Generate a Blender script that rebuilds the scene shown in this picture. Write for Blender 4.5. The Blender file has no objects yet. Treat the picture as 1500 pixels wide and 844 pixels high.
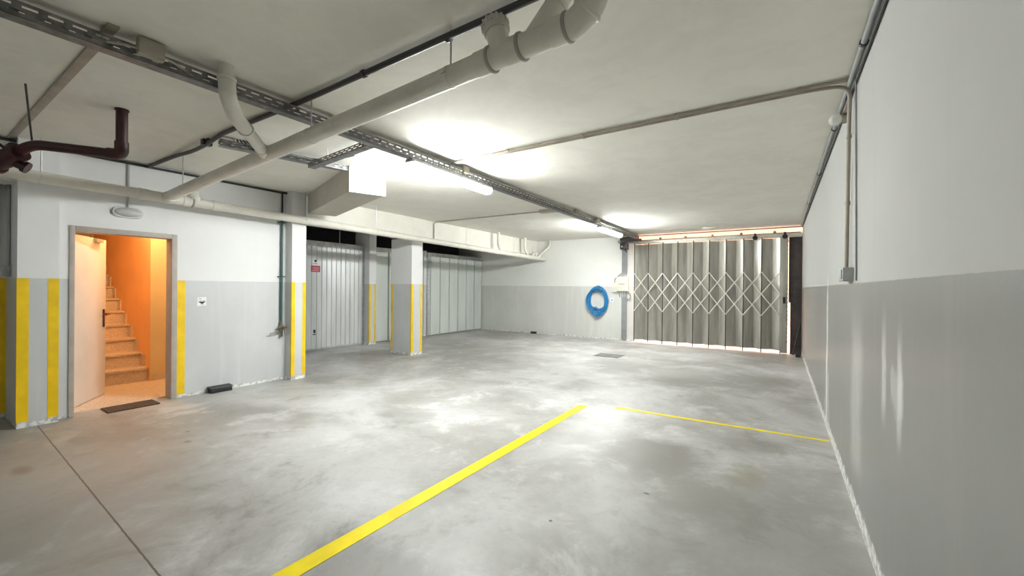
import bpy, bmesh, math, random
from mathutils import Vector, Matrix
random.seed(7)
SC = bpy.context.scene
COL = SC.collection
PI = math.pi
H = 1.4            # camera height
CEIL = 2.79

# ------------------------------------------------------------------ camera, world, sun, exposure
cam_d = bpy.data.cameras.new('camera'); cam = bpy.data.objects.new('camera', cam_d); COL.objects.link(cam)
cam_d.sensor_fit = 'HORIZONTAL'; cam_d.sensor_width = 36.0; cam_d.lens = 602.57 / 1500 * 36
cam_d.clip_start = 0.02; cam_d.clip_end = 200
RX = Vector((0.83828885, 0.54515138, 0.00904314)); UY = Vector((-0.00858264, -0.00338992, 0.99995742)); FZ = Vector((-0.54515882, 0.83833077, -0.0018371))
cam.matrix_world = Matrix(((RX.x, UY.x, -FZ.x, 0), (RX.y, UY.y, -FZ.y, 0), (RX.z, UY.z, -FZ.z, H), (0, 0, 0, 1)))
SC.camera = cam
SC.view_settings.view_transform = 'Standard'; SC.view_settings.look = 'None'
SC.view_settings.gamma = 1.0; SC.view_settings.use_curve_mapping = False
SC.view_settings.exposure = 0.0
W = bpy.data.worlds.new('daylight'); SC.world = W; W.use_nodes = True
W.node_tree.nodes['Background'].inputs['Color'].default_value = (1.0, 0.80, 0.70, 1)
W.node_tree.nodes['Background'].inputs['Strength'].default_value = 9.0
TUBE = 270.0        # emission of the fluorescent battens
TUBE_COL = (0.97, 1.0, 0.975)
STAIR_W = 50.0     # warm lamp in the stairwell
sun_d = bpy.data.lights.new('sun', 'SUN'); sun_d.energy = 9.0; sun_d.color = (1.0, 0.86, 0.74); sun_d.angle = 0.01
sun = bpy.data.objects.new('sun', sun_d); COL.objects.link(sun); sun.location = (0, 16, 8)
sun.rotation_euler = (Vector((0.35, 0.55, -0.75))).to_track_quat('-Z', 'Y').to_euler()

# ------------------------------------------------------------------ materials
def new_mat(name):
    m = bpy.data.materials.new(name); m.use_nodes = True
    nt = m.node_tree; b = nt.nodes['Principled BSDF']
    return m, nt, b
def nd(nt, t, **kw):
    n = nt.nodes.new(t)
    for k, v in kw.items(): setattr(n, k, v)
    return n
def val(nt, sock, v):
    if isinstance(v, (int, float)): sock.default_value = v
    elif isinstance(v, (tuple, list)): sock.default_value = v
    else: nt.links.new(v, sock)
def mth(nt, op, a, b=0.0, c=None, clamp=False):
    n = nd(nt, 'ShaderNodeMath', operation=op); n.use_clamp = clamp
    val(nt, n.inputs[0], a); val(nt, n.inputs[1], b)
    if c is not None: val(nt, n.inputs[2], c)
    return n.outputs[0]
def mixc(nt, f, a, b):
    n = nd(nt, 'ShaderNodeMix', data_type='RGBA')
    val(nt, n.inputs[0], f)
    for s, v in ((n.inputs[6], a), (n.inputs[7], b)):
        if isinstance(v, tuple): s.default_value = (*v[:3], 1)
        else: nt.links.new(v, s)
    return n.outputs[2]
def noise(nt, vec, scale, detail=4, rough=0.55, dist=0.0):
    n = nd(nt, 'ShaderNodeTexNoise'); n.inputs['Scale'].default_value = scale
    n.inputs['Detail'].default_value = detail; n.inputs['Roughness'].default_value = rough; n.inputs['Distortion'].default_value = dist
    nt.links.new(vec, n.inputs['Vector']); return n.outputs['Fac']
def ramp(nt, f, lo, hi):
    n = nd(nt, 'ShaderNodeMapRange'); n.clamp = True; n.interpolation_type = 'SMOOTHSTEP'
    val(nt, n.inputs['Value'], f); n.inputs['From Min'].default_value = lo; n.inputs['From Max'].default_value = hi
    return n.outputs['Result']
def scaled(nt, vec, s):
    n = nd(nt, 'ShaderNodeMapping'); nt.links.new(vec, n.inputs['Vector']); n.inputs['Scale'].default_value = s
    return n.outputs['Vector']
def xyz(nt, vec):
    n = nd(nt, 'ShaderNodeSeparateXYZ'); nt.links.new(vec, n.inputs[0]); return n.outputs
def bump(nt, b, h, strength, dist=0.01):
    n = nd(nt, 'ShaderNodeBump'); n.inputs['Strength'].default_value = strength; n.inputs['Distance'].default_value = dist
    nt.links.new(h, n.inputs['Height']); nt.links.new(n.outputs['Normal'], b.inputs['Normal'])

def simple(name, col, rough=0.5, metal=0.0, var=0.10, scale=6.0, bmp=0.0, spec=0.5, stretch=None):
    m, nt, b = new_mat(name)
    tc = nd(nt, 'ShaderNodeTexCoord').outputs['Object']
    v = scaled(nt, tc, stretch) if stretch else tc
    n = noise(nt, v, scale, 4)
    dark = tuple(c * (1 - var) for c in col); lite = tuple(min(1, c * (1 + var)) for c in col)
    nt.links.new(mixc(nt, ramp(nt, n, 0.3, 0.7), dark, lite), b.inputs['Base Color'])
    b.inputs['Roughness'].default_value = rough; b.inputs['Metallic'].default_value = metal
    b.inputs['Specular IOR Level'].default_value = spec
    if bmp: bump(nt, b, noise(nt, v, scale * 6, 3), bmp)
    return m

def emis(name, col, strength):
    m, nt, b = new_mat(name)
    b.inputs['Base Color'].default_value = (0.9, 0.9, 0.9, 1)
    b.inputs['Emission Color'].default_value = (*col, 1); b.inputs['Emission Strength'].default_value = strength
    return m

def paint(name, white=(0.81, 0.81, 0.81), grey=(0.60, 0.61, 0.615), band=1.446, streaks=(), base=0.0, patches=()):
    """wall paint: white above the band, grey below; lime streaks and crumbling base"""
    m, nt, b = new_mat(name)
    pos = nd(nt, 'ShaderNodeNewGeometry').outputs['Position']
    s = xyz(nt, pos)
    n1 = noise(nt, pos, 0.9, 5, 0.6); n2 = noise(nt, pos, 28, 3)
    wv = noise(nt, scaled(nt, pos, (5, 5, 0.35)), 1.6, 4, 0.6)     # vertical run marks
    w = mixc(nt, ramp(nt, n1, 0.35, 0.7), tuple(c * 0.95 for c in white), white)
    w = mixc(nt, mth(nt, 'MULTIPLY', ramp(nt, wv, 0.55, 0.75), 0.10), w, tuple(c * 0.72 for c in white))
    g = mixc(nt, ramp(nt, n1, 0.35, 0.7), tuple(c * 0.93 for c in grey), tuple(c * 1.04 for c in grey))
    g = mixc(nt, mth(nt, 'MULTIPLY', ramp(nt, wv, 0.5, 0.72), 0.16), g, tuple(min(1, c * 1.45) for c in grey))
    if band is None:
        mo = noise(nt, pos, 2.6, 7, 0.68, 0.5)
        c = mixc(nt, mth(nt, 'MULTIPLY', ramp(nt, mo, 0.36, 0.60), 0.5), tuple(q * 0.86 for q in white), w)
    else:
        edge = mth(nt, 'ADD', s[2], mth(nt, 'MULTIPLY', mth(nt, 'SUBTRACT', n2, 0.5), 0.006))
        c = mixc(nt, mth(nt, 'GREATER_THAN', edge, band), g, w)
    lime = (0.80, 0.80, 0.78)
    for (y0, z0, z1, wd, amp) in streaks:
        wob = mth(nt, 'MULTIPLY', mth(nt, 'SUBTRACT', noise(nt, scaled(nt, pos, (0, 0, 1)), 2.3, 3), 0.5), 0.35 * min(1, wd * 6))
        d = mth(nt, 'ABSOLUTE', mth(nt, 'SUBTRACT', mth(nt, 'ADD', s[1], wob), y0))
        n3 = noise(nt, scaled(nt, pos, (9, 9, 2.5)), 1.5, 5, 0.7)
        f = mth(nt, 'SUBTRACT', 1.0, ramp(nt, d, wd * 0.2, wd), clamp=True)
        f = mth(nt, 'MULTIPLY', f, ramp(nt, s[2], z0 - 0.12, z0 + 0.08))
        f = mth(nt, 'MULTIPLY', f, mth(nt, 'SUBTRACT', 1.0, ramp(nt, s[2], z1 - 0.25, z1 + 0.1)))
        f = mth(nt, 'MULTIPLY', f, mth(nt, 'MULTIPLY', ramp(nt, n3, 0.22, 0.52), amp))
        c = mixc(nt, f, c, lime)
    for (y0, z0, ry, rz, amp, col) in patches:
        dy = mth(nt, 'DIVIDE', mth(nt, 'SUBTRACT', s[1], y0), ry); dz = mth(nt, 'DIVIDE', mth(nt, 'SUBTRACT', s[2], z0), rz)
        r = mth(nt, 'SQRT', mth(nt, 'ADD', mth(nt, 'MULTIPLY', dy, dy), mth(nt, 'MULTIPLY', dz, dz)))
        r = mth(nt, 'ADD', r, mth(nt, 'MULTIPLY', mth(nt, 'SUBTRACT', noise(nt, pos, 7, 4), 0.5), 1.4))
        f = mth(nt, 'MULTIPLY', mth(nt, 'SUBTRACT', 1.0, ramp(nt, r, 0.5, 1.0)), amp)
        c = mixc(nt, f, c, col)
    if base:
        h = mth(nt, 'ADD', s[2], mth(nt, 'MULTIPLY', mth(nt, 'SUBTRACT', noise(nt, scaled(nt, pos, (3, 3, 3)), 2.4, 5, 0.7), 0.5), base * 2.2))
        f = mth(nt, 'SUBTRACT', 1.0, ramp(nt, h, base * 0.8, base * 1.1))
        c = mixc(nt, f, c, mixc(nt, ramp(nt, noise(nt, pos, 22, 4), 0.38, 0.6), (0.45, 0.44, 0.42), (0.85, 0.85, 0.83)))
    nt.links.new(c, b.inputs['Base Color'])
    if band is None: b.inputs['Roughness'].default_value = 0.85
    else: nt.links.new(mth(nt, 'ADD', 0.36, mth(nt, 'MULTIPLY', mth(nt, 'GREATER_THAN', s[2], band), 0.4)), b.inputs['Roughness'])
    bump(nt, b, n2, 0.10, 0.004)
    return m

def concrete():
    m, nt, b = new_mat('concrete_floor')
    pos = nd(nt, 'ShaderNodeNewGeometry').outputs['Position']; s = xyz(nt, pos)
    big = noise(nt, pos, 0.55, 6, 0.62, 0.6); mid = noise(nt, pos, 1.9, 9, 0.70, 0.35); fine = noise(nt, pos, 16, 6, 0.75, 0.3)
    c = mixc(nt, ramp(nt, big, 0.36, 0.66), (0.29, 0.28, 0.26), (0.50, 0.50, 0.495))
    c = mixc(nt, mth(nt, 'MULTIPLY', ramp(nt, mid, 0.50, 0.66), 0.55), c, (0.62, 0.62, 0.62))
    c = mixc(nt, mth(nt, 'MULTIPLY', mth(nt, 'SUBTRACT', 1.0, ramp(nt, mid, 0.32, 0.47)), 0.62), c, (0.20, 0.195, 0.18))
    c = mixc(nt, mth(nt, 'MULTIPLY', ramp(nt, fine, 0.52, 0.72), 0.28), c, (0.22, 0.22, 0.21))
    # placed stains, plus broad patches painting the dimmer near floor into the colour
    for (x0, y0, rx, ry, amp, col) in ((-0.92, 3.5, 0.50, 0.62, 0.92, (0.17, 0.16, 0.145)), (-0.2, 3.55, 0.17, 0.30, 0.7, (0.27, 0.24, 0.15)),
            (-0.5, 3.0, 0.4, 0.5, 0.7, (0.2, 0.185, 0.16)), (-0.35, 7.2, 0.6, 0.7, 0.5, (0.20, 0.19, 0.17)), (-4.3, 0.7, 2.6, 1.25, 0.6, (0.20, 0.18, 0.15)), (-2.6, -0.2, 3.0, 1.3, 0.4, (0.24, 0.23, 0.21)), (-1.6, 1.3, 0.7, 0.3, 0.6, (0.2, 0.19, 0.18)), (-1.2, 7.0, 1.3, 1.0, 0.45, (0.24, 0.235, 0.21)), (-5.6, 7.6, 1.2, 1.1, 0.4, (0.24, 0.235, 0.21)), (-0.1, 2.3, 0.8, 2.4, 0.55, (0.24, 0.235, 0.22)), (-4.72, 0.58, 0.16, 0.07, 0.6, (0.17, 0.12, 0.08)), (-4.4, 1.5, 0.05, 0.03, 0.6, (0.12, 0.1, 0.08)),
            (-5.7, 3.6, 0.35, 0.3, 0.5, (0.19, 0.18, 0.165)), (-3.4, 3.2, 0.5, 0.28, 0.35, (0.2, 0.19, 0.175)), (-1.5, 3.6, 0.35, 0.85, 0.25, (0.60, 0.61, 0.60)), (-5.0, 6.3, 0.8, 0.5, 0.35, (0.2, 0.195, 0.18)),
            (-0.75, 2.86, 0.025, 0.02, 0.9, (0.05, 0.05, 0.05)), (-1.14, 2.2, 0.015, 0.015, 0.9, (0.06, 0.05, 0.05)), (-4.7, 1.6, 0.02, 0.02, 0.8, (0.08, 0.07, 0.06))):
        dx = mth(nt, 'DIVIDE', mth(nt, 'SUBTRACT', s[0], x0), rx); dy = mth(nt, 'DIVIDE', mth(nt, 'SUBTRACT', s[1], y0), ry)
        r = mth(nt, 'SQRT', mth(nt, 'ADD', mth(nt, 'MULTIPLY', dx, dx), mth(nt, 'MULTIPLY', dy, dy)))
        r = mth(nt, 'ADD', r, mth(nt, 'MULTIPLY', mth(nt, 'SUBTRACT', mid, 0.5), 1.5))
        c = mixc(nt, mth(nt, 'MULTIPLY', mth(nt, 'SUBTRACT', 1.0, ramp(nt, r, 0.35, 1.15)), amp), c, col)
    # saw-cut joint
    jy = mth(nt, 'ADD', 0.660, mth(nt, 'MULTIPLY', s[0], -0.0312))
    d = mth(nt, 'ABSOLUTE', mth(nt, 'SUBTRACT', mth(nt, 'ADD', s[1], mth(nt, 'MULTIPLY', mth(nt, 'SUBTRACT', fine, 0.5), 0.012)), jy))
    c = mixc(nt, mth(nt, 'MULTIPLY', mth(nt, 'LESS_THAN', d, 0.0045), 0.85), c, (0.06, 0.045, 0.03))
    nt.links.new(c, b.inputs['Base Color'])
    nt.links.new(mth(nt, 'ADD', 0.26, mth(nt, 'MULTIPLY', mid, 0.42)), b.inputs['Roughness'])
    bump(nt, b, mth(nt, 'ADD', mid, mth(nt, 'MULTIPLY', fine, 0.4)), 0.12, 0.01)
    return m

M = {}
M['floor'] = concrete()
M['ceil'] = paint('ceiling_paint', white=(0.88, 0.86, 0.785), band=None)
M['wall'] = paint('wall_paint', base=0.035)
M['wall_f'] = paint('wall_paint_end', white=(0.84, 0.84, 0.81), grey=(0.66, 0.66, 0.63), base=0.035)
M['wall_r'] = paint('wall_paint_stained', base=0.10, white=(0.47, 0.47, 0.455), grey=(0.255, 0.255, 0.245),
    streaks=((5.25, 0.0, 1.5, 0.10, 1.0), (2.55, 0.85, 1.3, 0.07, 0.5), (2.25, 0.83, 1.25, 0.06, 0.65), (3.35, 0.3, 1.25, 0.30, 0.30)),
    patches=((2.05, 1.62, 0.06, 0.16, 0.3, (0.5, 0.49, 0.47)), (2.3, 0.97, 0.14, 0.14, 0.4, (0.70, 0.70, 0.68)), (5.2, 0.25, 0.3, 0.5, 0.35, (0.72, 0.72, 0.70))))
M['pillar'] = paint('pillar_paint', base=0.05)
M['yellow'] = simple('yellow_edge_paint', (0.86, 0.57, 0.0), 0.5, 0, 0.10, 5)
M['line'] = simple('yellow_line_paint', (0.92, 0.72, 0.0), 0.5, 0, 0.12, 3, spec=0.3)
M['dark'] = simple('shade_toned_plaster', (0.05, 0.05, 0.055), 0.9)  # near-black colour stands in for the shade inside the lock-ups
M['orange'] = simple('ochre_stair_paint', (0.86, 0.52, 0.24), 0.7, 0, 0.05, 2)
M['cream'] = simple('cream_stair_paint', (0.74, 0.58, 0.33), 0.7, 0, 0.04, 2)
def tiles():
    m, nt, b = new_mat('granite_tile')
    pos = nd(nt, 'ShaderNodeNewGeometry').outputs['Position']
    n = noise(nt, pos, 60, 3, 0.8); n2 = noise(nt, pos, 9, 3)
    c = mixc(nt, ramp(nt, n, 0.35, 0.65), (0.58, 0.46, 0.36), (0.80, 0.69, 0.57))
    c = mixc(nt, mth(nt, 'MULTIPLY', n2, 0.3), c, (0.62, 0.5, 0.4))
    nt.links.new(c, b.inputs['Base Color']); b.inputs['Roughness'].default_value = 0.25
    return m
M['tile'] = tiles()
M['door'] = simple('beige_door_paint', (0.74, 0.68, 0.62), 0.45, 0, 0.04, 3)
M['frame'] = simple('taupe_frame_paint', (0.42, 0.37, 0.33), 0.5, 0, 0.08)
M['handle_red'] = simple('dark_red_plastic', (0.10, 0.006, 0.008), 0.35)
M['red'] = simple('oxide_red_pipe_paint', (0.036, 0.006, 0.008), 0.45, 0, 0.25, 8)
M['pvc'] = simple('cream_pvc', (0.70, 0.68, 0.61), 0.42, 0, 0.06, 5)
M['ring'] = simple('grey_seal_ring', (0.36, 0.35, 0.31), 0.5)
M['capgrey'] = simple('pale_grey_cap', (0.54, 0.53, 0.48), 0.5)
M['galv'] = simple('galvanised_steel', (0.52, 0.53, 0.54), 0.42, 0.75, 0.15, 14)
M['tray'] = simple('dull_galvanised_tray', (0.20, 0.20, 0.205), 0.5, 0.4, 0.25, 18)
M['gdoor'] = simple('galvanised_door_sheet', (0.66, 0.68, 0.68), 0.36, 0.22, 0.08, 5, stretch=(1, 1, 0.2))
M['gdoor2'] = simple('pale_painted_door_sheet', (0.62, 0.66, 0.63), 0.5, 0.1, 0.06, 3, stretch=(1, 1, 0.2))
M['gate'] = simple('weathered_zinc_sheet', (0.44, 0.43, 0.385), 0.42, 0.72, 0.16, 5, stretch=(2, 2, 0.25))
M['gatebar'] = simple('pale_zinc_bar', (0.62, 0.60, 0.54), 0.45, 0.3, 0.1)
M['rust'] = simple('brown_primed_steel', (0.045, 0.035, 0.033), 0.6, 0, 0.3, 8)
M['brown'] = simple('reddish_brown_rail', (0.20, 0.11, 0.085), 0.6, 0, 0.25, 8)
M['black'] = simple('black_plastic', (0.012, 0.012, 0.013), 0.45)
M['cable'] = simple('dark_grey_cable', (0.045, 0.043, 0.045), 0.5)
M['conduit'] = simple('taupe_conduit', (0.34, 0.30, 0.25), 0.5, 0, 0.12)
M['cgrey'] = simple('grey_plastic_conduit', (0.27, 0.28, 0.28), 0.5)
M['boxgrey'] = simple('grey_box_plastic', (0.40, 0.41, 0.41), 0.5)
M['trunk'] = simple('mid_grey_trunking', (0.25, 0.26, 0.27), 0.5)
M['boxbeige'] = simple('beige_box_plastic', (0.40, 0.37, 0.30), 0.5)
M['ivory'] = simple('ivory_enclosure', (0.72, 0.72, 0.62), 0.4)
M['green'] = simple('dark_green_pipe_paint', (0.045, 0.11, 0.10), 0.4)
M['brass'] = simple('tarnished_brass', (0.20, 0.18, 0.14), 0.4, 0.6)
M['hose'] = simple('blue_rubber_hose', (0.02, 0.19, 0.44), 0.32, 0, 0.2, 20)
M['mat'] = simple('brown_coir_mat', (0.10, 0.065, 0.042), 0.95, 0, 0.4, 60, bmp=0.8)
M['white'] = simple('white_sheet_plastic', (0.86, 0.86, 0.86), 0.45)
M['signred'] = simple('sign_red', (0.42, 0.045, 0.07), 0.5)
M['signpink'] = simple('sign_pale_print', (0.72, 0.42, 0.45), 0.5)
M['signdark'] = simple('sign_dark_print', (0.035, 0.015, 0.03), 0.5)
M['signgrey'] = simple('sign_grey_print', (0.45, 0.42, 0.43), 0.5)
M['iron'] = simple('cast_iron_cover', (0.17, 0.17, 0.16), 0.55, 0.3, 0.2, 20)
M['plaster'] = simple('smooth_white_plasterboard', (0.82, 0.82, 0.80), 0.6, 0, 0.03)
M['taupe'] = simple('grey_brown_board', (0.50, 0.47, 0.41), 0.6, 0, 0.05)
M['lampbase'] = simple('grey_lamp_housing', (0.55, 0.56, 0.56), 0.45)
M['tube'] = emis('lit_fluorescent_diffuser', TUBE_COL, TUBE)
M['tube_fill'] = emis('dim_fill_diffuser', TUBE_COL, TUBE * 0.10)  # weaker emission for the added rear fill batten
def glassy(name, col, rough):
    m, nt, b = new_mat(name); b.inputs['Base Color'].default_value = (*col, 1); b.inputs['Roughness'].default_value = rough
    b.inputs['Transmission Weight'].default_value = 0.55; b.inputs['IOR'].default_value = 1.45
    return m
M['lens'] = glassy('clear_prismatic_lens', (0.92, 0.93, 0.90), 0.18)
M['asphalt'] = simple('driveway_concrete', (0.62, 0.52, 0.46), 0.8, 0, 0.1)
M['facade'] = simple('sunlit_render', (0.42, 0.29, 0.21), 0.9)
M['bulb'] = emis('warm_lamp_glass', (1.0, 0.58, 0.25), 45.0)

# ------------------------------------------------------------------ mesh helpers
class MB:
    def __init__(s): s.bm = bmesh.new()
    def box(s, x0, x1, y0, y1, z0, z1, mi=0):
        return s.hexa([(x0, y0, z0), (x1, y0, z0), (x1, y1, z0), (x0, y1, z0), (x0, y0, z1), (x1, y0, z1), (x1, y1, z1), (x0, y1, z1)], mi)
    def hexa(s, p, mi=0):
        v = [s.bm.verts.new(q) for q in p]
        for f in ((3, 2, 1, 0), (4, 5, 6, 7), (0, 1, 5, 4), (1, 2, 6, 5), (2, 3, 7, 6), (3, 0, 4, 7)):
            s.bm.faces.new([v[i] for i in f]).material_index = mi
        return v
    def obox(s, o, d, sd, up, l0, l1, w0, w1, h0, h1, mi=0):
        P = lambda a, b, c: Vector(o) + Vector(d) * a + Vector(sd) * b + Vector(up) * c
        s.hexa([P(l0, w0, h0), P(l1, w0, h0), P(l1, w1, h0), P(l0, w1, h0), P(l0, w0, h1), P(l1, w0, h1), P(l1, w1, h1), P(l0, w1, h1)], mi)
    def tube(s, pts, r, seg=14, caps=True, mi=0, closed=False):
        pts = [Vector(p) for p in pts]; n = len(pts); rr = r if isinstance(r, (list, tuple)) else [r] * n
        rings = []; t0 = None; a = None
        for i, p in enumerate(pts):
            if closed: t = (pts[(i + 1) % n] - pts[i - 1]).normalized()
            elif i == 0: t = (pts[1] - p).normalized()
            elif i == n - 1: t = (p - pts[i - 1]).normalized()
            else:
                t = ((pts[i + 1] - p).normalized() + (p - pts[i - 1]).normalized())
                t = t.normalized() if t.length > 1e-6 else (pts[i + 1] - p).normalized()
            if a is None:
                a = Vector((0, 0, 1)) if abs(t.z) < 0.9 else Vector((1, 0, 0))
                a = (a - t * a.dot(t)).normalized()
            else:
                a = (a - t * a.dot(t)).normalized()
            b = t.cross(a)
            rings.append([s.bm.verts.new(p + (a * math.cos(2 * PI * k / seg) + b * math.sin(2 * PI * k / seg)) * rr[i]) for k in range(seg)])
        m = n if closed else n - 1
        for i in range(m):
            A, B = rings[i], rings[(i + 1) % n]
            for k in range(seg):
                f = s.bm.faces.new((A[k], A[(k + 1) % seg], B[(k + 1) % seg], B[k])); f.material_index = mi
        if caps and not closed:
            s.bm.faces.new(rings[0][::-1]).material_index = mi; s.bm.faces.new(rings[-1]).material_index = mi
    def cyl(s, p0, p1, r, seg=16, mi=0): s.tube([p0, p1], r, seg, True, mi)
    def prism(s, prof, o, u, v, w, l, mi=0):
        """profile (a,b) in axes u,v swept l along w"""
        o, u, v, w = map(Vector, (o, u, v, w))
        A = [s.bm.verts.new(o + u * a + v * b) for a, b in prof]; B = [s.bm.verts.new(o + u * a + v * b + w * l) for a, b in prof]
        n = len(prof)
        s.bm.faces.new(A[::-1]).material_index = mi; s.bm.faces.new(B).material_index = mi
        for i in range(n): s.bm.faces.new((A[i], A[(i + 1) % n], B[(i + 1) % n], B[i])).material_index = mi
    def sphere(s, c, r, sc=(1, 1, 1), mi=0):
        r_ = bmesh.ops.create_uvsphere(s.bm, u_segments=20, v_segments=12, radius=r, matrix=Matrix.Translation(c) @ Matrix.Diagonal((*sc, 1)))
        for v in r_['verts']:
            for f in v.link_faces: f.material_index = mi
    def build(s, name, mats, parent=None, origin=None, bevel=0.0, **props):
        bmesh.ops.recalc_face_normals(s.bm, faces=s.bm.faces[:])
        if bevel:
            es = [e for e in s.bm.edges if len(e.link_faces) == 2 and e.calc_face_angle(0) > 0.6]
            bmesh.ops.bevel(s.bm, geom=es, offset=bevel, segments=2, affect='EDGES', profile=0.6, clamp_overlap=True)
        if parent is not None: off = Vector(parent['_o'])
        elif origin is not None: off = Vector(origin)
        else:
            vs = [v.co for v in s.bm.verts]
            off = Vector(((min(v.x for v in vs) + max(v.x for v in vs)) / 2, (min(v.y for v in vs) + max(v.y for v in vs)) / 2, min(v.z for v in vs)))
        for v in s.bm.verts: v.co -= off
        me = bpy.data.meshes.new(name); s.bm.to_mesh(me); s.bm.free()
        for m in (mats if isinstance(mats, (list, tuple)) else [mats]): me.materials.append(M[m])
        me.polygons.foreach_set('use_smooth', [True] * len(me.polygons)); me.set_sharp_from_angle(angle=math.radians(38))
        o = bpy.data.objects.new(name, me); COL.objects.link(o)
        if parent is not None: o.parent = parent
        else: o.location = off
        o['_o'] = tuple(off)
        tag(o, **props)
        return o
def tag(o, label=None, cat=None, group=None, kind=None):
    if label: o['label'] = label
    if cat: o['category'] = cat
    if group: o['group'] = group
    if kind: o['kind'] = kind
def thing(name, loc, label, cat, group=None, kind=None):
    o = bpy.data.objects.new(name, None); COL.objects.link(o); o.location = loc; o.empty_display_size = 0.1
    o['_o'] = tuple(loc); tag(o, label, cat, group, kind); return o
def dup(root, loc, label=None):
    r = root.copy(); COL.objects.link(r); r.location = loc; r['_o'] = tuple(loc)
    if label: r['label'] = label
    for ch in list(root.children):
        c = ch.copy(); COL.objects.link(c); c.parent = r; c['_o'] = tuple(loc)
        for g in ch.children:
            d = g.copy(); COL.objects.link(d); d.parent = c
    return r
def fillet(pts, r, n=6):
    pts = [Vector(p) for p in pts]; out = [pts[0]]
    for i in range(1, len(pts) - 1):
        p = pts[i]; a = pts[i - 1] - p; b = pts[i + 1] - p
        d = min(r, a.length * 0.48, b.length * 0.48); a = p + a.normalized() * d; b = p + b.normalized() * d
        for k in range(n + 1):
            t = k / n; out.append(a * (1 - t) ** 2 + p * 2 * t * (1 - t) + b * t * t)
    out.append(pts[-1]); return out
def S(name, mb, mats, label, cat, **kw): return mb.build(name, mats, kind='structure', label=label, cat=cat, **kw)

# ------------------------------------------------------------------ the setting
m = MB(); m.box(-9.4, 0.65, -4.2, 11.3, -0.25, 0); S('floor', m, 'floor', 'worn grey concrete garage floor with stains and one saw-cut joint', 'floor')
m = MB(); m.box(-11.2, 0.65, -4.2, 10.98, CEIL, CEIL + 0.22); S('ceiling', m, 'ceil', 'off-white plastered garage ceiling carrying pipes and cable trays', 'ceiling')
m = MB(); m.box(0.41, 0.63, -4.2, 11.0, 0, CEIL); S('wall_right', m, 'wall_r', 'long wall painted white above and grey below with lime streaks', 'wall')
m = MB(); m.box(-9.4, -3.22, 10.9, 11.1, 0, CEIL); S('wall_far', m, 'wall_f', 'end wall behind the blue hose, white above grey', 'wall')
m = MB(); m.box(-7.0, 0.63, -4.3, -4.15, 0, CEIL); S('wall_back', m, 'wall', 'painted wall behind the viewer', 'wall')
m = MB()
m.box(-6.92, -6.72, -4.2, 0.75, 0, CEIL)
m.box(-6.42, -6.20, 0.95, 1.075, 0, CEIL); m.box(-6.42, -6.20, 1.075, 1.99, 2.005, CEIL); m.box(-6.42, -6.20, 1.99, 3.36, 0, CEIL)
m.box(-8.6, -6.20, 3.36, 3.50, 0, CEIL)
m.box(-6.20, -6.1975, 1.995, 2.075, 0.04, 1.446, 1)       # yellow strip beside the door
m.box(-6.72, -6.7175, 0.60, 0.716, 0.05, 1.446, 1)
S('wall_left', m, ['wall', 'yellow'], 'wall with the stair doorway, white above grey, yellow strip by the frame', 'wall')
m = MB(); m.box(-6.5, -6.201, -4.2, 10.9, 2.38, CEIL); S('beam', m, 'ceil', 'white concrete beam above the long wall-side drain pipe', 'beam')
# lock-ups behind the garage doors, their shade put into the plaster colour
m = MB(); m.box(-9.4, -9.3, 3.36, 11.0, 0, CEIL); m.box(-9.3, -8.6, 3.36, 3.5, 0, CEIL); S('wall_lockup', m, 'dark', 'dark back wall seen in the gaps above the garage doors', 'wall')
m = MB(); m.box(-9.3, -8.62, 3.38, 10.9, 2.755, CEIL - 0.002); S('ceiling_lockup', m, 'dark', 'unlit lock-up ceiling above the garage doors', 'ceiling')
# pillars: white above grey, yellow corner strips
def pillar(x0, x1, y0, y1, ztop, label, sw=0.055, side=False, back=True):
    m = MB(); m.box(x0, x1, y0, y1, 0, ztop)
    t = 0.0025; zb, zt = 0.06, 1.446
    for a, b in ((y0, y0 + sw), (y1 - sw, y1)): m.box(x1, x1 + t, a, b, zb, zt, 1)
    for a, b in (((x1 - sw * 0.5, x1 + t),) + (((x0, x0 + sw),) if side else ())): m.box(a, b, y0 - t, y0, zb, zt, 1)
    return S('pillar', m, ['pillar', 'yellow'], label, 'pillar')
pillar(-6.72, -6.10, 0.716, 0.99, CEIL, 'pillar beside the stair doorway, yellow strips on its grey base', 0.075)
pillar(-6.42, -6.02, 3.31, 3.524, CEIL, 'pillar beside the green water pipe, yellow strips down its corners', 0.05)
pillar(-6.85, -6.24, 5.87, 6.17, 2.38, 'free-standing square pillar with yellow corner strips and a grey side', 0.055, True)
pillar(-8.7, -8.17, 6.345, 6.54, CEIL, 'slim pillar between the first and second garage doors', 0.045)
m = MB(); m.box(-8.6, -8.34, 8.30, 8.40, 0, 2.4); S('pillar', m, 'pillar', 'thin divider between two garage doors, hidden behind the free-standing pillar', 'pillar')
# stairwell
m = MB(); m.box(-7.62, -6.352, 0.93, 3.1, 0.0, 0.012); S('floor_landing', m, 'tile', 'polished granite tile landing inside the stair doorway', 'floor')
m = MB()
m.box(-11.1, -7.55, 2.114, 2.24, 0, CEIL); m.box(-11.1, -6.42, 0.80, 0.93, 0, CEIL); m.box(-11.2, -11.1, 0.8, 2.24, 0, CEIL)
m.box(-7.55, -7.548, 2.116, 3.1, 0, CEIL, 1); m.box(-7.6, -7.55, 2.24, 3.2, 0, CEIL, 1); m.box(-7.6, -6.42, 3.1, 3.22, 0, CEIL, 1)
S('wall_stairwell', m, ['orange', 'cream'], 'orange and cream stairwell walls seen through the open doorway', 'wall')
m = MB(); m.box(-7.548, -7.535, 2.15, 3.1, 0.012, 0.095); S('baseboard_landing', m, 'tile', 'low granite skirting on the cream landing wall', 'baseboard')
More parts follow.
